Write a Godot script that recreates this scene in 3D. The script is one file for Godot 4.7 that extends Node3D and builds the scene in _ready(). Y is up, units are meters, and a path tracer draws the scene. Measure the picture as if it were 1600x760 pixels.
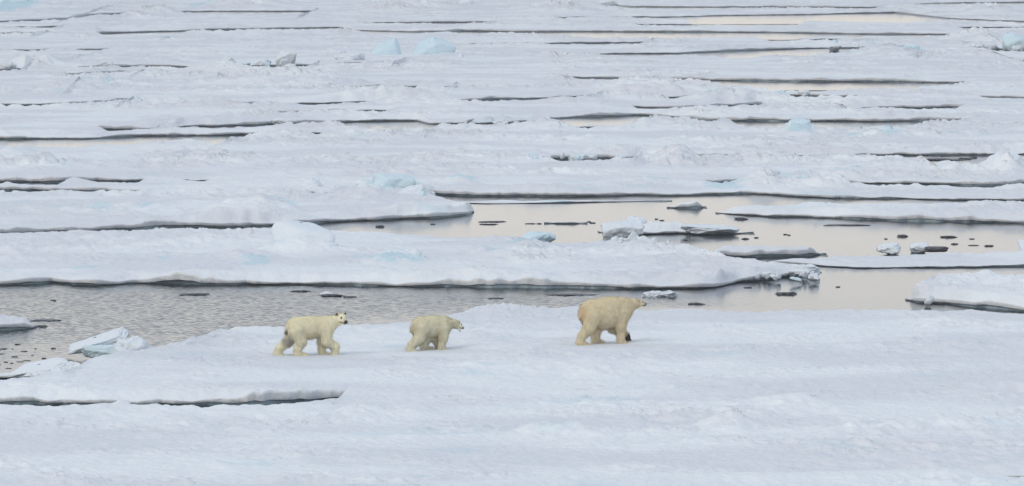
extends Node3D
# Three polar bears crossing pack ice. Camera on a ship's deck 12.5 m above the sea.

const F := 8250.0        # focal length in photograph pixels (1600 wide)
const CAM_H := 12.5
const TILT := 0.06416    # downward pitch, radians
const FB := 0.29         # usual freeboard of a floe

var rng := RandomNumberGenerator.new()
var n_und := FastNoiseLite.new()
var n_bump := FastNoiseLite.new()
var n_fine := FastNoiseLite.new()
var n_mask := FastNoiseLite.new()
var n_lump := FastNoiseLite.new()
var n_tone := FastNoiseLite.new()
var n_blue := FastNoiseLite.new()
var n_edge := FastNoiseLite.new()
var n_crust := FastNoiseLite.new()
var M := {}
var used := {}
var bear_spots: Array = []
var mounds: Array = []     # x, z, rx, rz, height, roughness
var tints: Array = []      # x, z, rx, rz, strength: bare blue ice showing through the snow

func noise_set(n: FastNoiseLite, sd: int, wl: float, oct: int, ridged := false) -> void:
	n.seed = sd
	n.noise_type = FastNoiseLite.TYPE_SIMPLEX_SMOOTH
	n.frequency = 1.0 / wl
	n.fractal_type = FastNoiseLite.FRACTAL_RIDGED if ridged else FastNoiseLite.FRACTAL_FBM
	n.fractal_octaves = oct

# where the sight line through photograph point (px, py) meets the level y = h
func spot(px: float, py: float, h := 0.0) -> Vector3:
	var d := Vector3((px - 800.0) / F, -(py - 380.0) / F, -1.0).rotated(Vector3.RIGHT, -TILT)
	var t := (CAM_H - h) / -d.y
	return Vector3(d.x * t, h, d.z * t)

func metres(px_len: float, at: Vector3) -> float:
	return px_len * absf(at.z) / F

func numbered(called: String) -> String:
	if not used.has(called):
		used[called] = 0
		return called
	used[called] += 1
	return "%s_%03d" % [called, used[called]]

func tag(o: Node, label: String, category: String, group := "") -> void:
	o.set_meta("label", label)
	o.set_meta("category", category)
	if group != "":
		o.set_meta("group", group)

func mesh_node(called: String, mesh: Mesh, mat: Material, parent: Node) -> MeshInstance3D:
	var o := MeshInstance3D.new()
	o.name = numbered(called) if parent == self else called
	o.mesh = mesh
	o.material_override = mat
	parent.add_child(o, true)
	return o

func grid_mesh(V: PackedVector3Array, C: PackedColorArray, nx: int, nz: int) -> ArrayMesh:
	# rows of nx vertices; normals from neighbours
	var N := PackedVector3Array()
	N.resize(V.size())
	for j in nz:
		var ja := maxi(j - 1, 0) * nx
		var jb := mini(j + 1, nz - 1) * nx
		for i in nx:
			var k := j * nx + i
			var du := V[j * nx + mini(i + 1, nx - 1)] - V[j * nx + maxi(i - 1, 0)]
			var dv := V[jb + i] - V[ja + i]
			var nn := du.cross(dv)
			N[k] = nn.normalized() if nn.length_squared() > 1e-14 else Vector3.UP
	var I := PackedInt32Array()
	I.resize((nx - 1) * (nz - 1) * 6)
	var q := 0
	for j in nz - 1:
		for i in nx - 1:
			var a := j * nx + i
			I[q] = a; I[q + 1] = a + nx; I[q + 2] = a + 1
			I[q + 3] = a + 1; I[q + 4] = a + nx; I[q + 5] = a + nx + 1
			q += 6
	var arr := []
	arr.resize(Mesh.ARRAY_MAX)
	arr[Mesh.ARRAY_VERTEX] = V
	arr[Mesh.ARRAY_NORMAL] = N
	if C.size() == V.size():
		arr[Mesh.ARRAY_COLOR] = C
	arr[Mesh.ARRAY_INDEX] = I
	var m := ArrayMesh.new()
	m.add_surface_from_arrays(Mesh.PRIMITIVE_TRIANGLES, arr)
	return m

func lookup(pts: PackedVector3Array, x: float) -> float:
	var n := pts.size()
	if x <= pts[0].x: return pts[0].z
	if x >= pts[n - 1].x: return pts[n - 1].z
	for i in n - 1:
		if x <= pts[i + 1].x:
			var t := (x - pts[i].x) / maxf(pts[i + 1].x - pts[i].x, 1e-6)
			return lerpf(pts[i].z, pts[i + 1].z, t)
	return pts[n - 1].z

# relief shared by all floes so that neighbours that touch meet level
func relief(x: float, z: float, rough: float) -> float:
	var h := 0.09 * n_und.get_noise_2d(x, z)
	var m := smoothstep(-0.2, 0.35, n_mask.get_noise_2d(x, z))
	var b := n_bump.get_noise_2d(x, z)
	var f := n_fine.get_noise_2d(x, z)
	var l := n_lump.get_noise_2d(x, z)
	var crust := smoothstep(-0.1, 0.5, n_tone.get_noise_2d(x * 2.0, z * 2.0 + 300.0)) * maxf(n_crust.get_noise_2d(x, z), 0.0)
	var small := 0.035 * b + 0.024 * f + 0.11 * crust + m * maxf(l - 0.05, 0.0) * 0.22 * rough + m * 0.05 * b
	var calm := 1.0
	for s in bear_spots:
		var d := Vector2(x - s.x, (z - s.z) * 0.8).length()
		calm = minf(calm, smoothstep(0.7, 2.2, d))
	h = h * (0.3 + 0.7 * calm) + small * (0.12 + 0.88 * calm)
	for q in mounds:
		var dx: float = (x - q[0]) / q[2]
		var dz: float = (z - q[1]) / q[3]
		var r: float = dx * dx + dz * dz
		if r < 1.0:
			var w: float = (1.0 - r) * (1.0 - r)
			h += q[4] * w * (1.0 + q[5] * (l * 0.9 + b * 0.8 + f * 0.35))
	return h

func snow_tone(x: float, z: float) -> Color:
	var t := smoothstep(-0.35, 0.4, n_tone.get_noise_2d(x * 0.6, z))
	var g := n_tone.get_noise_2d(x * 3.0 + 70.0, z * 5.0)
	var c := Color(0.765, 0.77, 0.80).lerp(Color(0.865, 0.88, 0.895), clampf(t + 0.35 * g, 0.0, 1.0))
	var b := smoothstep(0.42, 0.7, n_blue.get_noise_2d(x, z)) * 0.25
	for q in tints:
		var dx: float = (x - q[0]) / q[2]
		var dz: float = (z - q[1]) / q[3]
		var r: float = dx * dx + dz * dz + 0.7 * n_bump.get_noise_2d(x * 2.0, z)
		if r < 1.0:
			b = maxf(b, q[4] * smoothstep(1.0, 0.45, r))
	return c.lerp(Color(0.50, 0.72, 0.79), b)

# A floe: near and far are outlines given as photograph points on the water level.
# near: [px, py]; far: [px, py] or, when over is given, computed from the next floe's near edge and a gap.
func ice_floe(called: String, near: Array, far: Array, o := {}) -> Node3D:
	var fb: float = o.get("fb", FB)
	var rough: float = o.get("rough", 1.0)
	var under: float = o.get("under", 1.0)
	var A := PackedVector3Array()
	var B := PackedVector3Array()
	var Bc := PackedVector3Array()      # z holds how far the far rim is closed against the next floe
	for p in near: A.append(spot(p[0], p[1]))
	for p in far:
		var w := spot(p[0], p[1], 0.08)
		B.append(w)
		var g: float = p[2] if p.size() > 2 else 9.0
		Bc.append(Vector3(w.x, 0, clampf(-g * 0.6 + 0.1, 0.0, 1.0)))
	var x0 := A[0].x
	var x1 := A[A.size() - 1].x
	var dist := 0.0
	for a in A: dist += -a.z / A.size()
	var dx: float = dist / F * o.get("cell", 5.5)
	var nx := clampi(int((x1 - x0) / dx) + 2, 12, 460)
	var deep := 0.0
	for i in 20:
		var x := lerpf(x0, x1, i / 19.0)
		deep = maxf(deep, lookup(A, x) - lookup(B, x))
	var mid := clampi(int(deep / (dx * 2.0)) + 2, 6, 170)
	var offs := [0.0, 0.05, 0.13, 0.25, 0.42, 0.65]
	var rows := 3 + offs.size() + mid + 5
	var V := PackedVector3Array(); V.resize(nx * rows)
	var C := PackedColorArray(); C.resize(nx * rows)
	var EV := PackedVector3Array(); EV.resize(nx * 6)
	var FV := PackedVector3Array(); FV.resize(nx * 3)
	var big := clampf(dist / 200.0, 0.8, 3.0)
	var ragged := clampf(pow(dist / 190.0, 2.0), 0.8, 1.9)
	var sd: float = o.get("seed", 1.0) * 37.7
	for i in nx:
		var x := lerpf(x0, x1, i / float(nx - 1))
		var zn := lookup(A, x)
		var zf := lookup(B, x)
		var room := maxf(zn - zf, 0.0)
		var wob := n_edge.get_noise_2d(x / big, sd) * 0.5 + n_fine.get_noise_2d(x / big, sd) * 0.16
		var wobf := n_edge.get_noise_2d(x / big, sd + 55.0) * 0.9 + n_fine.get_noise_2d(x, sd + 9.0) * 0.3
		var lim := minf(1.0, room * 0.4 / ragged)
		zn += wob * lim * ragged
		zf += wobf * lim * ragged
		room = maxf(zn - zf, 0.02)
		var closed := lookup(Bc, x)
		var size := smoothstep(0.0, 1.6, room)
		var drift := n_edge.get_noise_2d(x * 0.45 / big, sd + 20.0)
		var rim := fb * (0.60 + 0.5 * maxf(drift, -0.5) + 0.25 * n_bump.get_noise_2d(x, sd) + 0.35 * maxf(n_crust.get_noise_2d(x * 0.6 / big, sd), 0.0) * smoothstep(0.0, 0.4, drift)) * (0.25 + 0.75 * size)
		var rimf := lerpf(0.05 + 0.11 * maxf(n_bump.get_noise_2d(x * 0.8, sd + 3.0), 0.0), fb + 0.07, closed) * (0.4 + 0.6 * size)
		var ucut := (0.13 + 0.26 * n_edge.get_noise_2d(x * 0.9 / big, sd + 80.0)) * under * minf(1.0, room)
		ucut = maxf(ucut, 0.03)
		var lipy := rim * (0.36 + 0.18 * n_edge.get_noise_2d(x * 1.3 / big, sd + 120.0))
		# lip of snow below the rim
		V[i] = Vector3(x, lipy, zn - 0.02)
		V[nx + i] = Vector3(x, lerpf(lipy, rim, 0.3), zn + 0.0)
		V[2 * nx + i] = Vector3(x, lerpf(lipy, rim, 0.7), zn + 0.01)
		var c0 := snow_tone(x, zn)
		C[i] = c0; C[nx + i] = c0; C[2 * nx + i] = c0
		var es := minf(1.0, room * 0.35 / 0.65)
		var last: float = offs[offs.size() - 1] * es
		for j in range(3, rows):
			var k := j - 3
			var d := 0.0
			if k < offs.size():
				d = offs[k] * es
			elif k < offs.size() + mid:
				d = lerpf(last, room - 0.3 * es, (k - offs.size() + 1) / float(mid))
			else:
				d = lerpf(room - 0.3 * es, room, (k - offs.size() - mid + 1) / 5.0)
			var z := zn - d
			var top := (fb + relief(x, z, rough)) * (0.3 + 0.7 * size)
			var y := lerpf(rim, top, smoothstep(0.0, 0.9 * big, d + 0.02) if d > 0.0 else 0.0)
			var df := room - d
			y = lerpf(rimf, y, smoothstep(0.0, minf(2.2 * big, room * 0.6 + 0.01), df))
			V[j * nx + i] = Vector3(x, maxf(y, 0.03), z)
			C[j * nx + i] = snow_tone(x, z)
		# bare wet ice below the lip, undercut by the swell
		EV[i] = Vector3(x, -0.5, zn - ucut * 0.7)
		EV[nx + i] = Vector3(x, -0.02, zn - ucut - 0.06)
		EV[2 * nx + i] = Vector3(x, 0.05 * size, zn - ucut - 0.05)
		EV[3 * nx + i] = Vector3(x, lerpf(0.05, lipy, 0.55), zn - ucut * 0.9 - 0.04)
		EV[4 * nx + i] = Vector3(x, lipy - 0.012, zn - ucut * 0.4 - 0.05)
		EV[5 * nx + i] = Vector3(x, lipy, zn - 0.02)
		FV[i] = Vector3(x, maxf(rimf, 0.03), zf)
		FV[nx + i] = Vector3(x, 0.0, zf - 0.03)
		FV[2 * nx + i] = Vector3(x, -0.5, zf + 0.2)
	var base := Node3D.new()
	base.name = numbered(called)
	add_child(base)
	mesh_node("snow_cover", grid_mesh(V, C, nx, rows), M.snow, base)
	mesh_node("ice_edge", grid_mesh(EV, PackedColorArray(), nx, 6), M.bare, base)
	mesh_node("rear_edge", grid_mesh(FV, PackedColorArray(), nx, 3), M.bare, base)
	return base

# an angular lump of ice: a ball cut by random planes, corners softened
func chunk_mesh(size: Vector3, sd: int, boxy := 0.5, soft := 14.0, rough := 0.05, nu := 44, nv := 26, extra := []) -> ArrayMesh:
	var r := RandomNumberGenerator.new()
	r.seed = sd * 7919 + 13
	var planes: Array = []
	for i in 16:
		var v := Vector3(r.randfn(), r.randfn(), r.randfn()).normalized()
		planes.append([v, r.randf_range(0.66, 0.98)])
	for v in [Vector3.UP, Vector3.DOWN, Vector3.LEFT, Vector3.RIGHT, Vector3.FORWARD, Vector3.BACK]:
		var v2: Vector3 = (v + Vector3(r.randfn(), r.randfn(), r.randfn()) * 0.14).normalized()
		planes.append([v2, lerpf(1.0, 0.72, boxy)])
	planes.append_array(extra)
	var off := r.randf() * 300.0
	var V := PackedVector3Array()
	var C := PackedColorArray()
	for j in nv + 1:
		var th := PI * j / nv
		for i in nu + 1:
			var ph := TAU * (i % nu) / nu
			var d := Vector3(sin(th) * cos(ph), cos(th), -sin(th) * sin(ph))
			var s := 0.0
			for p in planes:
				var k: float = d.dot(p[0]) / p[1]
				if k > 0.0: s += pow(k, soft)
			var rad := pow(maxf(s, 1e-9), -1.0 / soft)
			rad *= 1.0 + rough * (n_lump.get_noise_3d(d.x * 2.2 + off, d.y * 2.2, d.z * 2.2) + 0.6 * n_bump.get_noise_3d(d.x * 3 + off, d.y * 3, d.z * 3) + 0.7 * n_bump.get_noise_3d(d.x * 7 + off, d.y * 7, d.z * 7))
			V.append(d * rad * size * 0.5 / 0.8)
			C.append(Color(0.8, 0.84, 0.88))
	var m := grid_mesh(V, C, nu + 1, nv + 1)
	return m

# px, py: middle of the foot in the photograph; w, h: size there in photograph pixels
func block(called: String, px: float, py: float, w: float, h: float, ground: float, o := {}) -> MeshInstance3D:
	var at := spot(px, py, ground)
	var wm := metres(w, at)
	var hm := metres(h, at)
	var size := Vector3(wm, hm * o.get("tall", 1.35), wm * o.get("deep", 0.8))
	var n := mesh_node(called, chunk_mesh(size, o.get("seed", int(px * 3 + py)), o.get("boxy", 0.5), o.get("soft", 14.0) * 2.0, o.get("rough", 0.06) * 1.6, o.get("nu", 44), o.get("nv", 26), o.get("planes", [])), M[o.get("mat", "block")], self)
	n.position = at + Vector3(0, hm * o.get("lift", 0.33), 0)
	n.rotation = Vector3(deg_to_rad(o.get("nod", 0.0)), deg_to_rad(o.get("turn", 0.0)), deg_to_rad(o.get("roll", 0.0)))
	return n

# ---------------------------------------------------------------- bears
func bear(bones: Array, head: Dictionary, lo: Vector3, hi: Vector3, paint: Callable, px: float, py: float, yaw: float, ground: float, label: String, sd: int) -> Node3D:
	var root := Node3D.new()
	root.name = numbered("polar_bear")
	add_child(root)
	tag(root, label, "polar bear", "polar bears walking over the ice")
	root.position = spot(px, py, ground)
	root.rotation.y = deg_to_rad(yaw)
	var V := PackedVector3Array()
	var N := PackedVector3Array()
	var C := PackedColorArray()
	var I := PackedInt32Array()
	nets(bones, lo, hi, 0.02, 0.07, V, N, I, Transform3D.IDENTITY, 0.0018, sd)
	var hx := Transform3D(Basis.from_euler(Vector3(0, deg_to_rad(head.yaw), 0)) * Basis.from_euler(Vector3(0, 0, deg_to_rad(head.pitch))), head.at)
	var s: float = head.size
	var ew: float = head.get("ear", 0.088)
	var jaw: float = deg_to_rad(head.get("jaw", 0.0))
	var jt := Vector3(0.02, -0.045, 0) + Vector3(0.165 * cos(-jaw), 0.165 * sin(-jaw) - 0.025, 0)
	var hb: Array = [
		[Vector3(-0.10, -0.03, 0), 0.125, Vector3(0, 0.0, 0), 0.108, 1.0],
		[Vector3(0.02, 0.015, 0), 0.092, Vector3(0.10, 0.0, 0), 0.072, 1.0],
		[Vector3(0.09, -0.012, 0), 0.066, Vector3(0.215, -0.032, 0), 0.043, 1.0],
		[Vector3(0.0, -0.05, 0.0), 0.075, jt, 0.03, 1.0],
		[Vector3(-0.02, -0.04, 0.045), 0.072, Vector3(0.05, -0.035, 0.035), 0.055, 1.0],
		[Vector3(-0.02, -0.04, -0.045), 0.072, Vector3(0.05, -0.035, -0.035), 0.055, 1.0],
		[Vector3(-0.045, 0.065, ew * 0.92), 0.032, Vector3(-0.048, 0.088, ew), 0.031, 1.0],
		[Vector3(-0.045, 0.065, -ew * 0.92), 0.032, Vector3(-0.048, 0.088, -ew), 0.031, 1.0],
	]
	for b in hb:
		b[0] *= s; b[1] *= s; b[2] *= s; b[3] *= s
	nets(hb, Vector3(-0.26, -0.24, -0.2) * s, Vector3(0.3, 0.18, 0.2) * s, 0.009, 0.022, V, N, I, hx, 0.002, sd + 5)
	C.resize(V.size())
	var inv := hx.affine_inverse()
	for k in V.size():
		var p := V[k]
		var c: Color = paint.call(p, N[k])
		var q: Vector3 = (inv * p) / s
		var hn := inv.basis * N[k]
		if q.x > 0.10 and q.length() < 0.32:                      # short greyish hair and dark skin of the muzzle
			c = c.lerp(Color(0.20, 0.185, 0.17), head.get("dark", 0.6) * smoothstep(0.12, 0.20, q.x))
		if q.distance_to(Vector3(0.105, 0.034, 0.056 * signf(q.z))) < 0.027: c = Color(0.06, 0.05, 0.045)
		if q.x > 0.218 and q.y > -0.05: c = Color(0.012, 0.012, 0.014)
		if q.x > 0.06 and absf(q.y + 0.062 + (q.x - 0.06) * sin(jaw) * 0.45) < 0.009 + 0.16 * sin(jaw) * (q.x - 0.04) and absf(q.z) < 0.08: c = Color(0.03, 0.025, 0.025)
		if absf(q.y - 0.092) < 0.026 and absf(absf(q.z) - ew) < 0.024 and hn.x > 0.3: c = Color(0.17, 0.15, 0.13)
		C[k] = c
	var arr := []
	arr.resize(Mesh.ARRAY_MAX)
	arr[Mesh.ARRAY_VERTEX] = V
	arr[Mesh.ARRAY_NORMAL] = N
	arr[Mesh.ARRAY_COLOR] = C
	arr[Mesh.ARRAY_INDEX] = I
	var m := ArrayMesh.new()
	m.add_surface_from_arrays(Mesh.PRIMITIVE_TRIANGLES, arr)
	mesh_node("body", m, M.fur, root)
	# guard hairs
	var r := RandomNumberGenerator.new()
	r.seed = sd
	var HV := PackedVector3Array()
	var HN := PackedVector3Array()
	var HC := PackedColorArray()
	var tris := I.size() / 3
	for k in 30000:
		var t := r.randi_range(0, tris - 1) * 3
		var ia := I[t]
		var u := r.randf()
		var w := r.randf() * (1.0 - u)
		var p := V[ia] * (1.0 - u - w) + V[I[t + 1]] * u + V[I[t + 2]] * w
		var q: Vector3 = (inv * p) / s
		if q.length() < 0.3 and q.x > 0.02: continue
		if p.y < 0.07: continue
		var n := N[ia]
		var ln := r.randf_range(0.03, 0.08) * (0.4 if q.length() < 0.2 else 1.0)
		var dir := (n * 0.55 + Vector3(-0.35, -0.75, 0) + Vector3(r.randfn(), r.randfn(), r.randfn()) * 0.22)
		dir = (dir - n * minf(dir.dot(n), 0.0) + n * 0.12).normalized()
		var side := dir.cross(n).normalized() * r.randf_range(0.003, 0.006)
		var c := C[ia] * r.randf_range(0.84, 1.10)
		var ha0 := p - n * 0.006 - side
		var hb0 := p - n * 0.006 + side
		var hc0 := p + dir * ln
		if (hb0 - ha0).cross(hc0 - ha0).dot(n) > 0.0:
			var sw := ha0
			ha0 = hb0
			hb0 = sw
		HV.append(ha0); HV.append(hb0); HV.append(hc0)
		for z in 3:
			HN.append(n); HC.append(Color(c.r, c.g, c.b))
	var ha := []
	ha.resize(Mesh.ARRAY_MAX)
	ha[Mesh.ARRAY_VERTEX] = HV
	ha[Mesh.ARRAY_NORMAL] = HN
	ha[Mesh.ARRAY_COLOR] = HC
	var hm := ArrayMesh.new()
	hm.add_surface_from_arrays(Mesh.PRIMITIVE_TRIANGLES, ha)
	var coat := mesh_node("fur", hm, M.fur, root)
	coat.set_meta("kind", "stuff")
	# eyes and nose
	for sz in [-1.0, 1.0]:
		var e := SphereMesh.new()
		e.radius = 0.017 * s; e.height = 0.034 * s; e.radial_segments = 12; e.rings = 6
		mesh_node("eye", e, M.black, root).position = hx * (Vector3(0.105, 0.034, 0.056 * sz) * s)
	var nz := SphereMesh.new()
	nz.radius = 0.032 * s; nz.height = 0.05 * s; nz.radial_segments = 16; nz.rings = 8
	var no := mesh_node("nose", nz, M.black, root)
	no.transform = Transform3D(hx.basis, hx * (Vector3(0.243, -0.024, 0) * s))
	return root

func nets(bones: Array, lo: Vector3, hi: Vector3, cell: float, blend: float, V: PackedVector3Array, N: PackedVector3Array, I: PackedInt32Array, X: Transform3D, shag: float, sd: int) -> void:
	var nx := int((hi.x - lo.x) / cell) + 1
	var ny := int((hi.y - lo.y) / cell) + 1
	var nz := int((hi.z - lo.z) / cell) + 1
	var D := PackedFloat32Array()
	D.resize(nx * ny * nz)
	D.fill(0.2)
	for b in bones:
		var a: Vector3 = b[0]
		var c: Vector3 = b[2]
		var ra: float = b[1]
		var rb: float = b[3]
		var zs: float = b[4]
		var pad := blend + cell * 2.0
		var mn := (a - Vector3.ONE * (ra + pad)).min(c - Vector3.ONE * (rb + pad))
		var mx := (a + Vector3.ONE * (ra + pad)).max(c + Vector3.ONE * (rb + pad))
		var i0 := clampi(int((mn.x - lo.x) / cell), 0, nx - 1)
		var i1 := clampi(int((mx.x - lo.x) / cell) + 1, 0, nx - 1)
		var j0 := clampi(int((mn.y - lo.y) / cell), 0, ny - 1)
		var j1 := clampi(int((mx.y - lo.y) / cell) + 1, 0, ny - 1)
		var k0 := clampi(int((mn.z - lo.z) / cell), 0, nz - 1)
		var k1 := clampi(int((mx.z - lo.z) / cell) + 1, 0, nz - 1)
		var zm := (a.z + c.z) * 0.5
		var a2 := Vector3(a.x, a.y, zm + (a.z - zm) / zs)
		var ac := Vector3(c.x, c.y, zm + (c.z - zm) / zs) - a2
		var l2 := maxf(ac.length_squared(), 1e-8)
		for k in range(k0, k1 + 1):
			var pz := zm + (lo.z + k * cell - zm) / zs - a2.z
			for j in range(j0, j1 + 1):
				var py := lo.y + j * cell - a2.y
				var at := (k * ny + j) * nx
				for i in range(i0, i1 + 1):
					var px := lo.x + i * cell - a2.x
					var t := clampf((px * ac.x + py * ac.y + pz * ac.z) / l2, 0.0, 1.0)
					var qx := px - ac.x * t
					var qy := py - ac.y * t
					var qz := pz - ac.z * t
					var d := sqrt(qx * qx + qy * qy + qz * qz) - (ra + (rb - ra) * t)
					var e := D[at + i]
					var hh := maxf(blend - absf(d - e), 0.0) / blend
					D[at + i] = minf(d, e) - hh * hh * blend * 0.25
	if shag > 0.0:
		for k in nz:
			for j in ny:
				var at := (k * ny + j) * nx
				for i in nx:
					if absf(D[at + i]) < 0.06:
						D[at + i] += shag * n_fine.get_noise_3d((lo.x + i * cell) * 9.0 + sd, (lo.y + j * cell) * 4.0, (lo.z + k * cell) * 9.0)
	var idx := PackedInt32Array()
	idx.resize(nx * ny * nz)
	idx.fill(-1)
	var sy := nx
	var sz := nx * ny
	var oi := [0, 1, sy, sy + 1, sz, sz + 1, sz + sy, sz + sy + 1]
	var ov := [Vector3(0, 0, 0), Vector3(1, 0, 0), Vector3(0, 1, 0), Vector3(1, 1, 0), Vector3(0, 0, 1), Vector3(1, 0, 1), Vector3(0, 1, 1), Vector3(1, 1, 1)]
	var ed := [[0, 1], [2, 3], [4, 5], [6, 7], [0, 2], [1, 3], [4, 6], [5, 7], [0, 4], [1, 5], [2, 6], [3, 7]]
	for k in nz - 1:
		for j in ny - 1:
			for i in nx - 1:
				var b := k * sz + j * sy + i
				var d0 := D[b]
				if absf(d0) > cell * 2.5: continue
				var pos := 0
				for q in 8:
					if D[b + oi[q]] > 0.0: pos += 1
				if pos == 0 or pos == 8: continue
				var sum := Vector3.ZERO
				var cnt := 0
				for e in ed:
					var da := D[b + oi[e[0]]]
					var db := D[b + oi[e[1]]]
					if (da > 0.0) != (db > 0.0):
						sum += (ov[e[0]] as Vector3).lerp(ov[e[1]], da / (da - db))
						cnt += 1
				idx[b] = V.size()
				V.append(X * (lo + (Vector3(i, j, k) + sum / cnt) * cell))
				var g := Vector3(D[b + 1] + D[b + 1 + sy] + D[b + 1 + sz] + D[b + 1 + sy + sz] - d0 - D[b + sy] - D[b + sz] - D[b + sy + sz],
					D[b + sy] + D[b + 1 + sy] + D[b + sy + sz] + D[b + 1 + sy + sz] - d0 - D[b + 1] - D[b + sz] - D[b + 1 + sz],
					D[b + sz] + D[b + 1 + sz] + D[b + sy + sz] + D[b + 1 + sy + sz] - d0 - D[b + 1] - D[b + sy] - D[b + 1 + sy])
				N.append((X.basis * g).normalized())
	for k in range(1, nz - 1):
		for j in range(1, ny - 1):
			for i in range(1, nx - 1):
				var b := k * sz + j * sy + i
				if absf(D[b]) > cell * 2.5: continue
				var ina := D[b] <= 0.0
				for ax in 3:
					var st: int = [1, sy, sz][ax]
					var inb := D[b + st] <= 0.0
					if ina == inb: continue
					var u: int = [sy, sz, 1][ax]
					var w: int = [sz, 1, sy][ax]
					var q0 := idx[b - u - w]
					var q1 := idx[b - w]
					var q2 := idx[b]
					var q3 := idx[b - u]
					if q0 < 0 or q1 < 0 or q2 < 0 or q3 < 0: continue
					if ina:
						I.append_array([q0, q2, q1, q0, q3, q2])
					else:
						I.append_array([q0, q1, q2, q0, q2, q3])

func chain(out: Array, pts: Array, zs := 0.82) -> void:
	# pts: [x, y, z, r] ...
	for i in pts.size() - 1:
		var a: Array = pts[i]
		var b: Array = pts[i + 1]
		out.append([Vector3(a[0], a[1], a[2]), a[3], Vector3(b[0], b[1], b[2]), b[3], zs])

func toes(out: Array, x: float, y: float, z: float, r: float) -> void:
	for k in 4:
		out.append([Vector3(x - r * 0.6, y, z + (k - 1.5) * r * 0.62), r * 0.6, Vector3(x + r * 0.45, y - r * 0.32, z + (k - 1.5) * r * 0.72), r * 0.46, 1.0])

func fur_tint(p: Vector3, base: Color) -> Color:
	var a := n_bump.get_noise_3d(p.x * 3.5, p.y * 2.0, p.z * 3.5)
	var b := n_fine.get_noise_3d(p.x * 8.0, p.y * 2.5, p.z * 8.0)
	return base * (0.97 + 0.06 * a + 0.13 * b)

func near_to(p: Vector3, c: Vector3, r: float) -> float:
	return smoothstep(r, r * 0.35, p.distance_to(c) + 0.05 * n_fine.get_noise_3d(p.x * 6.0, p.y * 6.0, p.z * 6.0))

# ---------------------------------------------------------------- scene
func _ready() -> void:
	var cam := Camera3D.new()
	cam.name = "camera"
	add_child(cam)
	cam.position = Vector3(0, CAM_H, 0)
	cam.rotation.x = -TILT
	cam.fov = rad_to_deg(2.0 * atan(380.0 / F))
	cam.near = 1.0
	cam.far = 12000.0
	cam.current = true
	var env := Environment.new()
	var sky := Sky.new()
	var sm := ProceduralSkyMaterial.new()
	sm.sky_top_color = Color(0.62, 0.672, 0.732)
	sm.sky_horizon_color = Color(1.0, 0.955, 0.89)
	sm.sky_curve = 0.07
	sm.ground_bottom_color = Color(0.75, 0.78, 0.82)
	sm.ground_horizon_color = Color(1.0, 0.955, 0.885)
	sm.energy_multiplier = 1.4
	sky.sky_material = sm
	env.background_mode = Environment.BG_SKY
	env.sky = sky
	env.tonemap_mode = Environment.TONE_MAPPER_LINEAR
	env.tonemap_exposure = 1.12
	env.fog_enabled = true
	env.fog_density = 0.0004
	env.fog_light_color = Color(0.86, 0.87, 0.90)
	env.sdfgi_enabled = true
	env.ssao_enabled = true
	env.ssil_enabled = true
	var we := WorldEnvironment.new()
	we.name = "world_environment"
	we.environment = env
	add_child(we)
	var sun := DirectionalLight3D.new()
	sun.name = "sun_behind_cloud"
	sun.light_energy = 0.3
	sun.light_color = Color(1.0, 0.985, 0.96)
	sun.light_angular_distance = 32.0
	sun.shadow_enabled = true
	sun.rotation = Vector3(deg_to_rad(-40), deg_to_rad(-42), 0)
	add_child(sun)

	noise_set(n_und, 11, 11.0, 2)
	noise_set(n_bump, 12, 1.7, 2)
	noise_set(n_fine, 13, 0.45, 2)
	noise_set(n_mask, 14, 17.0, 3)
	noise_set(n_lump, 15, 2.6, 3, true)
	noise_set(n_tone, 16, 9.0, 3)
	noise_set(n_blue, 17, 6.0, 3)
	noise_set(n_edge, 18, 3.2, 3)
	noise_set(n_crust, 19, 0.75, 2, true)
	materials()
	bear_spots = [spot(485, 558, 0.35), spot(680, 549, 0.35), spot(940, 540, 0.35)]
	plan_mounds()
	water()
	floes()
	blocks()
	rubble()
	bears()
	brash()

func mat(c: Color, rough: float, spec := 0.5) -> StandardMaterial3D:
	var m := StandardMaterial3D.new()
	m.albedo_color = c.linear_to_srgb()
	m.roughness = rough
	m.metallic_specular = spec
	return m

func grain(m: StandardMaterial3D, wl: float, strength: float, scale: float, sd: int) -> void:
	var n := FastNoiseLite.new()
	n.seed = sd
	n.frequency = wl
	n.fractal_octaves = 4
	var t := NoiseTexture2D.new()
	t.width = 512; t.height = 512
	t.seamless = true
	t.as_normal_map = true
	t.bump_strength = strength
	t.noise = n
	m.normal_enabled = true
	m.normal_texture = t
	m.normal_scale = 1.0
	m.uv1_triplanar = true
	m.uv1_world_triplanar = true
	m.uv1_scale = Vector3.ONE * scale

func materials() -> void:
	var s := mat(Color.WHITE, 0.85, 0.3)
	s.vertex_color_use_as_albedo = true
	grain(s, 0.02, 6.0, 0.31, 3)
	M.snow = s
	var b := mat(Color(0.80, 0.84, 0.88), 0.7, 0.3)
	grain(b, 0.02, 6.0, 0.8, 4)
	M.block = b
	var bl := mat(Color(0.68, 0.82, 0.875), 0.5, 0.4)
	grain(bl, 0.02, 6.0, 0.6, 5)
	M.blue = bl
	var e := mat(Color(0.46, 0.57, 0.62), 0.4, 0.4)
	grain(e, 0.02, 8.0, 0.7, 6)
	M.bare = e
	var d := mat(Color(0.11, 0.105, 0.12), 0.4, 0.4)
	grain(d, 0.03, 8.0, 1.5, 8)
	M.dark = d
	var w := mat(Color(0.020, 0.034, 0.042), 0.1, 0.3)
	M.water = w
	var f := mat(Color.WHITE, 0.9, 0.15)
	f.vertex_color_use_as_albedo = true
	M.fur = f
	M.black = mat(Color(0.012, 0.012, 0.014), 0.35)

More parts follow.
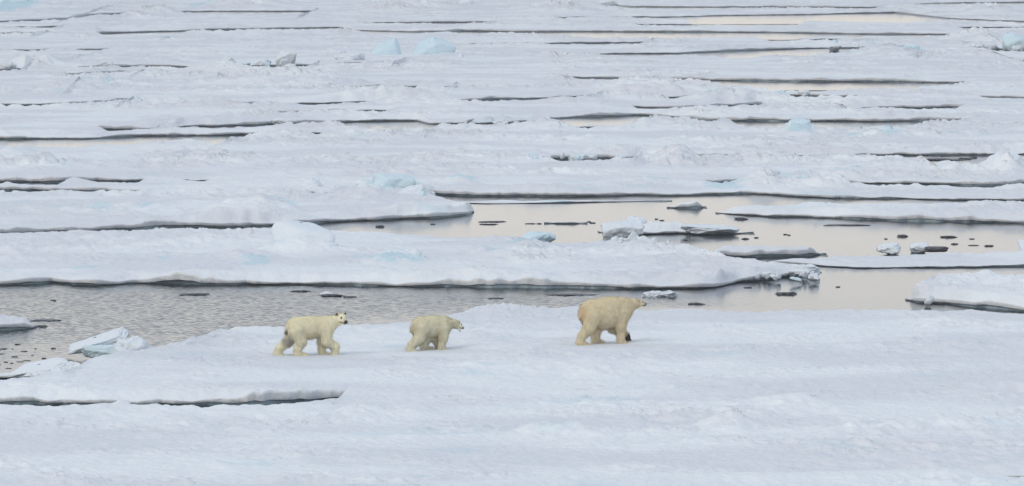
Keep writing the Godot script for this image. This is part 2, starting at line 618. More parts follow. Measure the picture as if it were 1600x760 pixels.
func mound(px: float, py: float, w: float, deep: float, h: float, rough := 0.5) -> void:
	var p := spot(px, py, 0.35)
	var k := 0.5 if py < 320.0 else 0.8
	mounds.append([p.x, p.z, metres(w, p), deep, h * k, rough * 0.6])

func tint(px: float, py: float, w: float, hpx: float, s: float) -> void:
	var p := spot(px, py, 0.35)
	var q := spot(px, py + hpx, 0.35)
	tints.append([p.x, p.z, metres(w, p), absf(q.z - p.z), s * (0.6 if py > 500.0 else 0.85)])

func plan_mounds() -> void:
	# pressure ridges and drifts: photograph place, half width (px), half depth (m), height (m), roughness
	for a in [
		[860, 676, 75, 2.2, 0.30, 1.2], [930, 682, 60, 1.8, 0.16, 1.3], [570, 640, 55, 2.0, 0.22, 1.2], [640, 640, 60, 2.0, 0.12, 1.3],
		[1140, 664, 60, 1.8, 0.20, 1.0], [1240, 632, 110, 3.0, 0.20, 0.4], [1510, 668, 70, 2.0, 0.18, 1.2], [1380, 672, 90, 1.6, 0.10, 1.5],
		[935, 584, 75, 1.8, 0.17, 1.4], [770, 590, 60, 1.5, 0.08, 1.8], [190, 624, 70, 1.5, 0.48, 1.2], [260, 624, 60, 1.4, 0.42, 1.3], [330, 625, 70, 1.2, 0.32, 1.2],
		[780, 492, 70, 2.5, 0.12, 0.6], [430, 755, 60, 1.5, 0.12, 1.3], [110, 750, 80, 1.8, 0.15, 1.2],
		[400, 330, 90, 6.0, 0.7, 0.6], [330, 340, 70, 6.0, 0.3, 0.8], [640, 330, 70, 4.0, 0.35, 0.4], [560, 306, 70, 5.0, 0.7, 0.8],
		[720, 282, 40, 5.0, 0.5, 0.4], [850, 295, 90, 6.0, 0.35, 1.0], [1000, 285, 80, 6.0, 0.5, 0.9], [1200, 281, 60, 3.0, 0.8, 1.0], [1290, 284, 70, 3.0, 0.5, 1.2], [1390, 282, 70, 3.0, 0.35, 1.2],
		[1060, 248, 40, 8.0, 0.8, 0.6], [1210, 250, 60, 6.0, 0.4, 0.7], [1390, 258, 60, 6.0, 0.3, 0.9], [1570, 264, 30, 6.0, 1.0, 0.7],
		[472, 390, 75, 1.6, 0.5, 0.1], [620, 405, 70, 3.0, 0.25, 1.0], [830, 385, 50, 3.0, 0.25, 0.8], [390, 400, 60, 2.5, 0.2, 1.2], [125, 418, 40, 2.0, 0.12, 0.8], [240, 441, 40, 1.2, 0.2, 1.2], [690, 430, 200, 2.0, 0.1, 1.0],
		[430, 205, 90, 10.0, 0.4, 1.0], [860, 196, 70, 8.0, 0.6, 0.4], [1000, 235, 120, 8.0, 0.4, 1.2], [1250, 206, 30, 8.0, 0.7, 0.4], [1390, 212, 60, 8.0, 0.4, 0.8],
		[1150, 155, 110, 10.0, 0.7, 1.0], [900, 160, 90, 10.0, 0.5, 1.2], [1000, 138, 120, 14.0, 0.8, 1.0], [450, 125, 160, 14.0, 0.9, 1.2], [120, 135, 110, 12.0, 0.9, 1.2], [600, 150, 160, 14.0, 0.6, 1.3],
		[50, 100, 60, 14.0, 0.9, 1.0], [350, 104, 60, 8.0, 0.9, 1.2], [1400, 84, 80, 16.0, 1.0, 0.9], [1540, 62, 80, 18.0, 1.3, 0.8], [240, 22, 60, 25.0, 1.4, 0.8], [640, 12, 120, 25.0, 1.4, 1.0], [880, 14, 90, 25.0, 1.4, 1.0], [1540, 18, 70, 25.0, 1.4, 0.8], [60, 6, 90, 25.0, 1.8, 0.8], [400, 6, 80, 25.0, 1.8, 0.7],
		[20, 236, 40, 8.0, 0.5, 0.8], [60, 255, 70, 8.0, 0.3, 1.2], [20, 278, 40, 3.0, 0.5, 1.0]]:
		mound(a[0], a[1], a[2], a[3], a[4], a[5])
	for a in [[420, 318, 45, 8, 0.8], [155, 323, 22, 4, 0.5], [230, 319, 12, 3, 0.6], [130, 417, 22, 4, 0.5], [255, 403, 12, 3, 0.5], [400, 406, 25, 5, 0.6], [620, 404, 45, 8, 0.7],
		[835, 374, 40, 6, 0.7], [770, 392, 20, 3, 0.5], [610, 285, 50, 12, 0.9], [720, 278, 26, 6, 0.7], [875, 300, 40, 5, 0.7], [880, 245, 18, 2, 0.6], [1020, 276, 25, 5, 0.5],
		[1130, 284, 35, 6, 0.6], [1240, 277, 60, 5, 0.5], [1250, 205, 22, 5, 0.7], [1390, 212, 20, 3, 0.6], [1335, 210, 14, 2, 0.5], [1130, 150, 60, 5, 0.8], [1425, 80, 22, 4, 0.9],
		[1585, 65, 26, 10, 0.8], [20, 10, 40, 10, 0.9], [315, 5, 12, 6, 0.6], [420, 2, 20, 6, 0.7], [150, 130, 35, 6, 0.5], [610, 541, 25, 3, 0.5], [780, 533, 12, 2, 0.5], [1135, 657, 28, 7, 0.5],
		[870, 676, 40, 8, 0.35], [640, 674, 120, 5, 0.3], [1300, 700, 60, 6, 0.25], [660, 740, 14, 2, 0.4], [60, 242, 30, 5, 0.4], [480, 370, 40, 12, 0.35]]:
		tint(a[0], a[1], a[2], a[3], a[4])

func water() -> void:
	var xs := PackedFloat32Array()
	var zs := PackedFloat32Array()
	for v in [-6000.0, -900.0, -120.0, -30.0]: xs.append(v)
	for i in 401: xs.append(-24.0 + i * 0.12)
	for v in [30.0, 120.0, 900.0, 6000.0]: xs.append(v)
	for v in [400.0, 0.0, -80.0, -125.0]: zs.append(v)
	for i in 525: zs.append(-138.0 - i * 0.08)
	for i in 200: zs.append(-180.0 - i * 0.25)
	for v in [-235.0, -300.0, -600.0, -1500.0, -9000.0]: zs.append(v)
	var wa := FastNoiseLite.new()
	noise_set(wa, 31, 0.26, 2)
	var wb := FastNoiseLite.new()
	noise_set(wb, 32, 9.0, 2)
	var V := PackedVector3Array()
	for z in zs:
		for x in xs:
			var y := 0.0
			if absf(x) < 24.5 and z < -137.0 and z > -231.0:
				var gust := 0.10 + smoothstep(7.0, -4.0, x + 9.0 * wb.get_noise_2d(x * 0.3, z)) * smoothstep(-178.0, -168.0, z) * 1.5
				gust *= smoothstep(-142.0, -152.0, z + 5.0 * wb.get_noise_2d(x, z + 60.0)) * 0.8 + 0.2
				y = wa.get_noise_2d(x, z) * 0.0095 * gust
				y *= smoothstep(24.0, 22.0, absf(x)) * smoothstep(-229.0, -224.0, z)
			V.append(Vector3(x, y, z))
	var m := mesh_node("water", grid_mesh(V, PackedColorArray(), xs.size(), zs.size()), M.water, self)
	m.set_meta("kind", "structure")

func floes() -> void:
	# cracks between the bands of ice, nearest first: photograph place of the waterline of the floe behind, and
	# how far (px) the floe in front stays clear of it; a negative number means that they are pressed together
	var L: Array = []
	L.append([[-500, 800, -4], [900, 775, -4], [1150, 762, -3], [1240, 760, -2], [1400, 757, -2], [1440, 756, -3], [1480, 756, -3], [1500, 755, -2], [1600, 753, -0.4], [2100, 748, -0.4]])
	L.append([[-500, 632, 6], [0, 632, 4.5], [60, 633, 5.5], [140, 634, 7], [300, 635, 7], [400, 633, 6], [480, 630, 5], [525, 627, 2], [545, 626, -4], [800, 632, -5], [1280, 627, -4], [1305, 626, -2], [1345, 626, -2], [1360, 626, -3], [1380, 625, -3], [1435, 625, -3], [1460, 626, -3], [1520, 627, -2], [1600, 627, -1], [2100, 627, -1]])
	var bear_far := [[-500, 625], [-100, 612], [0, 604], [60, 596], [110, 588], [150, 566], [230, 552], [300, 540], [350, 528], [420, 521], [560, 515], [640, 511], [700, 504], [740, 495], [780, 490], [900, 491], [1000, 492], [1200, 493], [1400, 494], [1500, 494], [1600, 495], [2100, 495]]
	var big_near := [[-500, 447], [0, 446], [60, 444], [80, 442], [113, 447], [150, 447], [210, 444], [300, 445], [560, 447], [700, 449], [900, 451], [1000, 452], [1080, 452], [1120, 449], [1160, 441], [1200, 437], [1240, 433], [1268, 430], [1282, 424]]
	var big_far := [[-500, 371], [0, 371], [100, 370], [200, 368], [300, 365], [420, 364], [500, 366], [600, 370], [700, 374], [800, 374], [850, 381], [900, 384], [1000, 387], [1040, 391], [1080, 396], [1110, 404], [1150, 412], [1200, 415], [1260, 417], [1282, 423]]
	var tip_near := [[-500, 369], [0, 367], [70, 364], [150, 361], [250, 357], [400, 354], [520, 348], [600, 344], [700, 340], [732, 336], [741, 331]]
	var tip_far := [[-500, 303, 3], [0, 302, 3], [100, 303, 3], [220, 304, 2], [250, 300, -3], [278, 302, 2], [400, 306, 4], [520, 306, 4], [550, 301, -3], [600, 302, -4], [660, 306, -2], [700, 314, 3], [725, 324, 5], [741, 330, 6]]
	var n := ice_floe("snow_ground", [[-500, 1000], [2100, 1000]], gapped(L[0]), {"seed": 1})
	n.set_meta("kind", "structure")
	n = ice_floe("snow_ground", L[0].map(func(p): return [p[0], p[1]]), gapped(L[1]), {"seed": 2, "rough": 0.5})
	n.set_meta("kind", "structure")
	n = ice_floe("snow_ground", L[1].map(func(p): return [p[0], p[1]]), bear_far, {"seed": 3, "rough": 0.5, "fb": 0.34})
	n.set_meta("kind", "structure")
	tag(ice_floe("ice_floe", big_near, big_far, {"seed": 4, "fb": 0.32, "under": 1.5}), "broad snow-covered floe just behind the bears with a dark undercut edge", "ice floe", "floes")
	tag(ice_floe("ice_floe", tip_near, tip_far, {"seed": 5}), "long floe ending in a blunt overhanging tip at the open pool", "ice floe", "floes")
	# bands behind the pool
	var K: Array = [
		[[-500, 298, 3], [0, 298, 3], [100, 299, 3], [220, 301, 3], [250, 299, -3], [278, 299, 3], [400, 302, 4], [520, 303, 4], [550, 299, -2], [680, 304, 3], [720, 306, 8], [850, 308, 9], [1000, 306, 9], [1080, 306, 8], [1160, 303, 6], [1300, 310, 5], [1600, 314, 5], [2100, 314, 5]],
		[[-500, 285, 3], [0, 285, 3], [95, 286, 3], [110, 285, -2], [175, 284, 1.5], [215, 284, 1.5], [230, 284, -2], [320, 283, 1], [340, 283, -2], [900, 282, -3], [1090, 287, -2], [1130, 287, 1], [1160, 285, -2], [1290, 287, 2], [1390, 288, 3], [1460, 289, 3], [1530, 291, 4], [1600, 288, 3], [2100, 288, 3]],
		[[-500, 242, -3], [0, 240, -3], [850, 251, -2], [880, 250, 3], [985, 249, 3], [1000, 248, -2], [1080, 245, -1], [1095, 245, 2], [1250, 245, 2.5], [1420, 243, 2.5], [1445, 243, 9], [1560, 242, 9], [1600, 241, 4], [2100, 240, 4]],
		[[-500, 219, 6], [0, 218, 6], [130, 217, 6.5], [200, 214, 6], [300, 212, 5], [340, 212, 8], [400, 211, 3], [560, 207, 2.5], [668, 203, 3], [690, 203, -2], [850, 203, -2], [890, 201, 1.5], [960, 201, 1.5], [1000, 202, -2], [1600, 215, -3], [2100, 215, -3]],
		[[-500, 206, -2], [150, 203, -2], [170, 203, 2], [240, 202, 2], [262, 201, -2], [290, 199, 3], [400, 196, 3], [520, 192, 3], [560, 190, 6], [650, 189, 6], [670, 194, 11], [700, 194, 12], [800, 193, 9], [840, 188, 4], [880, 185, 6], [990, 180, 8], [1020, 181, 5], [1110, 188, 4], [1130, 188, -2], [1145, 189, 4], [1180, 189, 8], [1300, 190, 8], [1380, 190, 7], [1490, 189, 3], [1510, 189, -2], [1600, 189, -1], [2100, 189, -1]],
		[[-500, 185, -2], [400, 178, -2], [430, 178, 1.5], [600, 174, 1.5], [620, 174, -2], [980, 168, -2], [1000, 168, 2], [1070, 170, 2], [1180, 165, 3], [1200, 165, -2], [1300, 170, -2], [1320, 170, 1.5], [1490, 169, 1.5], [1510, 170, -2], [2100, 172, -2]],
		[[-500, 166, 3], [0, 165, 3], [60, 164, 4], [130, 163, 3], [210, 157, 2], [225, 156, -2], [360, 163, -2], [375, 164, 2], [500, 162, 2], [560, 160, 2], [750, 157, 3], [860, 154, 3], [920, 151, 3], [940, 151, -2], [1030, 153, -2], [1045, 153, 3], [1190, 150, 4], [1360, 152, 3], [1380, 152, -2], [1520, 152, -2], [1535, 152, 2], [1600, 154, 2], [2100, 155, 2]],
		[[-500, 142, -2], [0, 141, 1.5], [120, 140, 1.5], [140, 140, -2], [520, 140, -2], [540, 139, 1.5], [700, 137, 2], [720, 137, -2], [1160, 141, -2], [1200, 142, 2], [1420, 142, 2], [1440, 142, -2], [2100, 143, -2]],
		[[-500, 120, -2], [100, 118, -2], [115, 118, 1.5], [170, 115, 2], [225, 113, 2], [240, 114, -1], [270, 114, 2], [360, 116, 2], [380, 117, -2], [880, 122, -2], [895, 122, 3], [1010, 123, 3], [1030, 124, -1], [1080, 125, 3], [1160, 127, 7], [1300, 128, 8], [1420, 129, 6], [1500, 130, 3], [1515, 130, -2], [2100, 130, -2]],
		[[-500, 109, 3], [0, 109, 4], [38, 109, 3], [50, 108, -2], [160, 106, 2], [240, 104, 3], [300, 105, 3], [470, 103, 3], [500, 102, -1], [540, 100, 2], [620, 98, 2], [640, 97, -2], [860, 85, -2], [880, 85, 2], [1060, 84, 3], [1140, 80, 6], [1260, 76, 6], [1380, 75, 3], [1400, 75, -2], [1510, 76, -2], [1520, 77, 4], [1600, 78, 3], [2100, 78, 3]],
		[[-500, 80, -2], [0, 80, 2], [160, 78, 1.5], [180, 78, -2], [700, 70, -2], [720, 70, 2], [1000, 67, 2], [1020, 67, -2], [1180, 63, -2], [1200, 63, 2], [1330, 62, 3], [1350, 62, -2], [1530, 65, -2], [1545, 65, 2], [2100, 65, 2]],
		[[-500, 53, 1], [0, 53, 1], [60, 53, 2], [90, 53, -1], [150, 53, -1], [160, 52, 3], [285, 49, 3], [300, 48, 1], [340, 47, 3], [530, 43, 3], [560, 48, 2], [640, 50, 2.5], [700, 50, 1], [720, 49, 4], [800, 50, 4], [980, 50, 6], [1200, 51, 6], [1310, 53, 3], [1380, 54, 7], [1510, 54, 6], [1530, 54, -1], [2100, 54, -1]],
		[[-500, 44, -1], [0, 43, 1.5], [90, 42, 1.5], [110, 42, -2], [560, 36, -2], [590, 36, 2], [760, 35, 2], [780, 36, -2], [980, 39, -2], [1010, 39, 2], [1240, 38, 2], [1260, 38, -2], [1480, 43, -2], [1500, 43, 2], [2100, 45, 2]],
		[[-500, 34, 2], [0, 34, 2], [105, 31, 2], [120, 25, 2.5], [200, 21, 2], [230, 21, -1], [245, 20, 3], [330, 18, 4], [480, 18, 4], [495, 18, -2], [860, 27, -2], [880, 28, 2], [940, 26, 2], [1040, 27, 3], [1110, 25, 8], [1260, 23, 9], [1400, 20, 9], [1480, 29, 4], [1600, 34, 4], [2100, 36, 4]],
		[[-500, 10, -2], [700, 9, -2], [880, 9, 1], [895, 9, 4], [960, 8, 3], [985, 11, 3], [1360, 12, 3], [1380, 11, -2], [1460, 5, 3], [1600, 4, 3], [2100, 4, 3]],
		[[-500, -40, -2], [2100, -40, -2]],
	]
	var names := [
		"flat low floe of thin plates along the far side of the pool", "hummocky floe with grey ridge above the right end of the pool",
		"wide smooth floe level with the small blue mound at mid height", "pale flat floe in front of the long left lead",
		"narrow ragged floe strip behind the long left lead", "floe in front of the teal shaded edge, right of centre", "floe with teal shaded edge right of centre",
		"broad lumpy floe below the far cluster of blue blocks", "lumpy floe just in front of the far rubble line", "floe below the dark ragged line of rubble on the left",
		"wide flat floe carrying the far pair of blue ice blocks", "smooth floe behind the far pair of blue ice blocks", "thin floe strip below the bright sliver at top right", "thin floe strip holding the bright sliver at top right",
		"floe with blue blocks along the top left", "farthest floe cut by the top of the picture"]
	for k in K.size() - 1:
		var near: Array = K[k].map(func(p): return [p[0], p[1]])
		var o := {"seed": 10 + k, "rough": 1.7, "cell": 5.5, "fb": 0.25}
		if k == 0: o = {"seed": 10, "rough": 0.6, "fb": 0.2}
		tag(ice_floe("ice_floe", near, gapped(K[k + 1]), o), names[k], "ice floe", "floes")
	# loose floes
	var loose := [
		[[[1415, 469], [1440, 474], [1480, 475], [1530, 481], [1600, 488], [2100, 500]], [[1415, 468], [1430, 460], [1460, 447], [1500, 441], [1600, 436], [2100, 430]], {"seed": 30, "fb": 0.4}, "snowy floe with a crumbled blue corner at the right edge"],
		[[[-300, 523], [0, 518], [25, 516], [50, 514], [58, 511]], [[-300, 500], [0, 502], [35, 504], [52, 508], [58, 510]], {"seed": 31, "fb": 0.3}, "small floe at the left edge above the tilted slab"],
		[[[934, 362], [950, 367], [1010, 367], [1060, 366], [1110, 367], [1150, 366], [1178, 364]], [[934, 361], [960, 356], [1040, 357], [1110, 358], [1150, 362], [1178, 363]], {"seed": 32, "fb": 0.3, "under": 1.6}, "isolated floe in the cream pool with raised overhanging ends"],
		[[[1118, 333], [1150, 336], [1200, 338], [1300, 342], [1400, 345], [1500, 348], [1600, 349], [2100, 352]], [[1118, 332], [1160, 326], [1250, 322], [1400, 321], [1600, 322], [2100, 322]], {"seed": 33, "fb": 0.3}, "long narrow floe with brown edge along the pool's right side"],
		[[[1098, 400], [1120, 402], [1180, 402], [1240, 401], [1292, 398]], [[1098, 399], [1120, 395], [1200, 391], [1260, 391], [1292, 397]], {"seed": 34, "fb": 0.28}, "slim white floe between the big floe and the cream pool"],
		[[[1180, 408], [1250, 414], [1350, 420], [1450, 419], [1600, 416], [2100, 412]], [[1180, 407], [1290, 403], [1400, 399], [1450, 396], [1600, 394], [2100, 392]], {"seed": 35, "fb": 0.16, "rough": 0.4}, "low grey-white floe at right between two stretches of cream water"],
		[[[1042, 325], [1060, 326], [1090, 326], [1104, 324]], [[1042, 324], [1060, 321], [1090, 320], [1104, 323]], {"seed": 36, "fb": 0.26, "under": 1.5}, "tiny dark-bottomed floe off the pool's far shore"],
		[[[850, 349], [870, 350], [900, 350], [918, 349]], [[850, 348], [870, 346], [900, 346], [918, 348]], {"seed": 37, "fb": 0.22}, "tiny white floe alone in the middle of the pool"],
		[[[-300, 596], [0, 592], [60, 593], [118, 590]], [[-300, 583], [0, 583], [60, 584], [118, 588]], {"seed": 38, "fb": 0.14, "rough": 0.3}, "thin broken plate under the leaning grey slab at left"],
		[[[700, 317], [760, 319], [850, 318], [960, 316], [1050, 314]], [[700, 314], [800, 313], [900, 312], [1050, 312]], {"seed": 39, "fb": 0.1, "rough": 0.2}, "thin flat sheet of layered ice at the pool's far shore"],
	]
	for a in loose:
		tag(ice_floe("ice_floe", a[0], a[1], a[2]), a[3], "ice floe", "floes")

func gapped(line: Array) -> Array:
	return line.map(func(p): return [p[0], p[1] + p[2] * (2.0 if p[2] > 5.0 and p[1] < 300.0 else 1.0) + (1.0 if p[2] > 1.0 and p[1] < 300.0 else 0.0), p[2]])

func blocks() -> void:
	var b: MeshInstance3D
	b = block("ice_slab", 150, 551, 100, 15, 0.12, {"tall": 0.95, "deep": 0.55, "boxy": 1.0, "soft": 22.0, "rough": 0.05, "roll": 17, "nod": 14, "turn": -8, "lift": 1.15, "seed": 5})
	tag(b, "tilted white ice slab propped up at the left shore", "ice slab")
	b = block("ice_block", 162, 558, 62, 20, 0.05, {"mat": "blue", "tall": 1.1, "deep": 0.5, "seed": 8})
	tag(b, "pale teal block holding up the tilted slab", "ice block")
	for a in [[207, 554, 44, 24, 61, "rounded rubble lump right of the tilted slab"], [190, 557, 22, 13, 62, "small rubble lump tucked against the tilted slab"], [228, 553, 24, 10, 63, "low rubble lump farthest right beside the tilted slab"]]:
		b = block("ice_block", a[0], a[1], a[2], a[3], 0.12, {"seed": a[4], "rough": 0.14, "soft": 8.0})
		tag(b, a[5], "ice block")
	b = block("ice_slab", 62, 586, 92, 12, 0.1, {"mat": "block", "tall": 1.1, "deep": 0.45, "boxy": 1.0, "soft": 20.0, "roll": 13, "nod": 22, "lift": 0.95, "seed": 9})
	tag(b, "leaning grey slab near the left edge in front of the tilted slab", "ice slab")
	for a in [[105, 585, 34, 20, 64, "rounded block at the right end of the leaning grey slab"], [70, 592, 46, 10, 65, "crumbled white rubble in front of the leaning grey slab"], [90, 591, 26, 14, 66, "pointed white rubble below the leaning grey slab"]]:
		b = block("ice_block", a[0], a[1], a[2], a[3], 0.12, {"seed": a[4], "rough": 0.14, "soft": 9.0})
		tag(b, a[5], "ice block")
	var cuts := {89: [[Vector3(-0.55, 0.8, 0.2).normalized(), 0.35], [Vector3(0.95, 0.2, 0.15).normalized(), 0.6]], 90: [[Vector3(0.4, 0.85, 0.25).normalized(), 0.55], [Vector3(-0.6, 0.7, 0.3).normalized(), 0.5]],
		78: [[Vector3(-0.7, 0.6, 0).normalized(), 0.35], [Vector3(0.8, 0.5, 0.2).normalized(), 0.4]], 77: [[Vector3(-0.7, 0.6, 0).normalized(), 0.35]], 79: [[Vector3(0.7, 0.6, 0).normalized(), 0.4]],
		82: [[Vector3(0.3, 0.95, 0.1).normalized(), 0.4]], 80: [[Vector3(-0.2, 0.95, 0.1).normalized(), 0.6]], 84: [[Vector3(-0.5, 0.8, 0.2).normalized(), 0.45]]}
	for a in [
		[471, 392, 86, 38, "block", "large rounded snow dome on the broad floe", "hummock", 71, 6.0, 0.02],
		[500, 395, 46, 14, "block", "low dome beside the large snow dome", "hummock", 72, 6.0, 0.02],
		[612, 412, 36, 20, "block", "left lump of the bluish rubble on the broad floe", "ice block", 73, 8.0, 0.12],
		[640, 412, 40, 22, "block", "right lump of the bluish rubble on the broad floe", "ice block", 74, 8.0, 0.12],
		[662, 414, 24, 10, "block", "small lump ending the bluish rubble on the broad floe", "ice block", 75, 8.0, 0.12],
		[842, 378, 46, 15, "blue", "pale blue block at the broad floe's rear rim", "ice block", 76, 10.0, 0.06],
		[968, 381, 22, 10, "block", "left spike of the jagged white crest", "ice block", 77, 16.0, 0.1],
		[988, 381, 26, 22, "block", "tallest spike of the jagged white crest", "ice block", 78, 18.0, 0.12],
		[1010, 382, 30, 13, "block", "right spike of the jagged white crest", "ice block", 79, 16.0, 0.1],
		[970, 364, 62, 20, "block", "flat-topped grey block on the isolated floe", "ice block", 80, 14.0, 0.06],
		[992, 357, 34, 16, "block", "snowy cap on the isolated floe's left end", "ice block", 81, 8.0, 0.1],
		[1110, 362, 76, 12, "block", "low dark wedge on the isolated floe's right end", "ice block", 82, 14.0, 0.06],
		[612, 300, 66, 28, "blue", "pale blue block crowning the pointed floe's ridge", "ice block", 83, 10.0, 0.06],
		[646, 311, 46, 24, "block", "grey tilted block beside the pale blue ridge block", "ice block", 84, 12.0, 0.08],
		[572, 308, 40, 18, "block", "white lump left of the pale blue ridge block", "ice block", 85, 8.0, 0.1],
		[470, 306, 22, 9, "block", "small white chunk in the lead left of the blue ridge", "ice block", 86, 12.0, 0.1],
		[500, 306, 18, 7, "block", "smaller white chunk in the lead nearer the blue ridge", "ice block", 87, 12.0, 0.1],
		[486, 294, 26, 14, "block", "grey lump on the bank above the two chunks in the lead", "ice block", 88, 9.0, 0.1],
		[604, 88, 50, 30, "blue", "left of the far pair of blue ice blocks, sharply peaked", "ice block", 89, 22.0, 0.03],
		[680, 88, 60, 32, "blue", "right of the far pair of blue ice blocks, broad", "ice block", 90, 18.0, 0.04],
		[447, 101, 30, 20, "block", "leaning grey plate left of the far blue pair", "ice block", 91, 18.0, 0.06],
		[526, 92, 30, 14, "block", "grey plate just left of the far blue pair", "ice block", 92, 18.0, 0.06],
		[545, 96, 46, 12, "block", "white rubble at the foot of the far blue pair", "ice block", 93, 8.0, 0.12],
		[356, 104, 24, 14, "block", "dark lump on the far ragged rubble line", "ice block", 94, 9.0, 0.12],
		[169, 106, 18, 10, "block", "round dark lump left on the far ragged rubble line", "ice block", 95, 7.0, 0.08],
		[10, 107, 26, 10, "block", "dark lump at the left edge on the far rubble line", "ice block", 96, 9.0, 0.1],
		[1570, 265, 46, 22, "block", "white mound by the small dark-speckled pool at right", "hummock", 97, 6.0, 0.06],
		[1248, 206, 34, 13, "blue", "bluish mound at mid height right of centre", "hummock", 98, 7.0, 0.05],
		[1425, 84, 30, 10, "blue", "blue-fronted mound near the top right", "hummock", 99, 9.0, 0.05],
		[1588, 78, 36, 22, "blue", "blue block at the right edge near the top", "ice block", 100, 12.0, 0.05],
		[18, 12, 50, 18, "blue", "blue block in the top left corner", "ice block", 101, 12.0, 0.05],
		[562, 15, 12, 8, "block", "small dark lump at the top left of centre", "ice block", 102, 9.0, 0.08],
		[730, 9, 22, 10, "block", "slanted grey plate at the top centre", "ice block", 103, 18.0, 0.05],
		[950, 10, 26, 9, "block", "grey lump on the top dark lead", "ice block", 104, 10.0, 0.08],
		[1388, 393, 32, 11, "block", "left of two white lumps on the low grey floe", "ice block", 105, 8.0, 0.1],
		[1437, 391, 26, 11, "block", "right of two white lumps on the low grey floe", "ice block", 106, 8.0, 0.1],
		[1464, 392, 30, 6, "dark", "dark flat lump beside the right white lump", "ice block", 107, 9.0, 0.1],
		[1604, 394, 20, 16, "block", "chunk cut by the right edge beside the pool", "ice block", 108, 12.0, 0.06],
		[1546, 762, 46, 14, "block", "rounded snow lump in the bottom right corner", "hummock", 109, 6.0, 0.06],
		[720, 93, 10, 9, "block", "tiny dark upright chunk right of the far blue pair", "ice block", 110, 14.0, 0.06],
		[1200, 280, 46, 14, "block", "grey crest of the ridge above the right pool", "ice block", 111, 9.0, 0.12],
		[1480, 462, 60, 22, "block", "crumbled heap on the right edge floe's corner", "ice block", 112, 8.0, 0.14],
		[1255, 428, 46, 14, "block", "snowy lump at the broad floe's right tip", "ice block", 113, 8.0, 0.14],
		[440, 193, 26, 8, "block", "grey lump on the long left lead", "ice block", 114, 9.0, 0.1],
	]:
		b = block("hummock" if a[6] == "hummock" else "ice_block", a[0], a[1], a[2], a[3], 0.1 if a[6] != "hummock" else 0.25, {"mat": a[4], "seed": a[7], "soft": a[8], "rough": a[9], "planes": cuts.get(a[7], []), "boxy": 0.0 if a[6] == "hummock" else 0.5, "tall": 1.7 if a[6] == "hummock" else 1.35})
		tag(b, a[5], a[6])

func rubble() -> void:
	# strings of small broken pieces lying on ridges and along edges
	var r := RandomNumberGenerator.new()
	r.seed = 4711
	for a in [
		[1165, 1310, 277, 285, 10, 28, 5, 10, 14, "loose ice chunk on the ridge above the right pool"],
		[330, 470, 100, 106, 8, 20, 4, 9, 11, "loose ice chunk on the far dark rubble line at left"],
		[556, 672, 294, 312, 14, 34, 7, 15, 10, "loose ice chunk around the pale blue ridge block"],
		[596, 668, 402, 414, 9, 24, 5, 10, 9, "small chunk in the bluish rubble on the broad floe"],
		[180, 238, 549, 558, 8, 20, 5, 10, 9, "small chunk in the rubble right of the tilted slab"],
		[1450, 1560, 458, 474, 9, 26, 5, 11, 11, "small chunk on the crumbled corner of the right edge floe"],
		[960, 1026, 378, 384, 8, 16, 5, 12, 8, "small splinter in the jagged white crest"],
		[820, 990, 244, 252, 10, 26, 4, 8, 10, "loose ice chunk along the dark crack above the pool"],
		[40, 130, 584, 595, 8, 20, 4, 9, 10, "small chunk in the rubble around the leaning slab"],
		[1170, 1275, 426, 438, 8, 20, 4, 8, 9, "small chunk along the broad floe's right tip"],
		[700, 860, 186, 196, 8, 22, 4, 7, 9, "loose ice chunk along the bright water sliver at mid height"],
		[1120, 1260, 144, 152, 8, 22, 4, 8, 10, "loose ice chunk along the teal shaded floe edge"],
		[1290, 1400, 70, 78, 8, 20, 4, 7, 9, "loose ice chunk on the far lead at upper right"],
		[1520, 1600, 66, 80, 10, 24, 5, 10, 8, "loose ice chunk around the blue block at right edge"]]:
		for k in a[8]:
			var px := r.randf_range(a[0], a[1])
			var py := r.randf_range(a[2], a[3])
			var b := block("ice_block", px, py, r.randf_range(a[4], a[5]), r.randf_range(a[6], a[7]), 0.16, {"seed": 2000 + int(px), "nu": 24, "nv": 14, "soft": r.randf_range(7.0, 16.0), "rough": 0.13, "turn": r.randf_range(0, 360), "roll": r.randf_range(-25, 25), "lift": 0.2, "mat": "blue" if r.randf() < 0.15 else "block"})
			tag(b, a[9], "ice block", a[9] + " group")

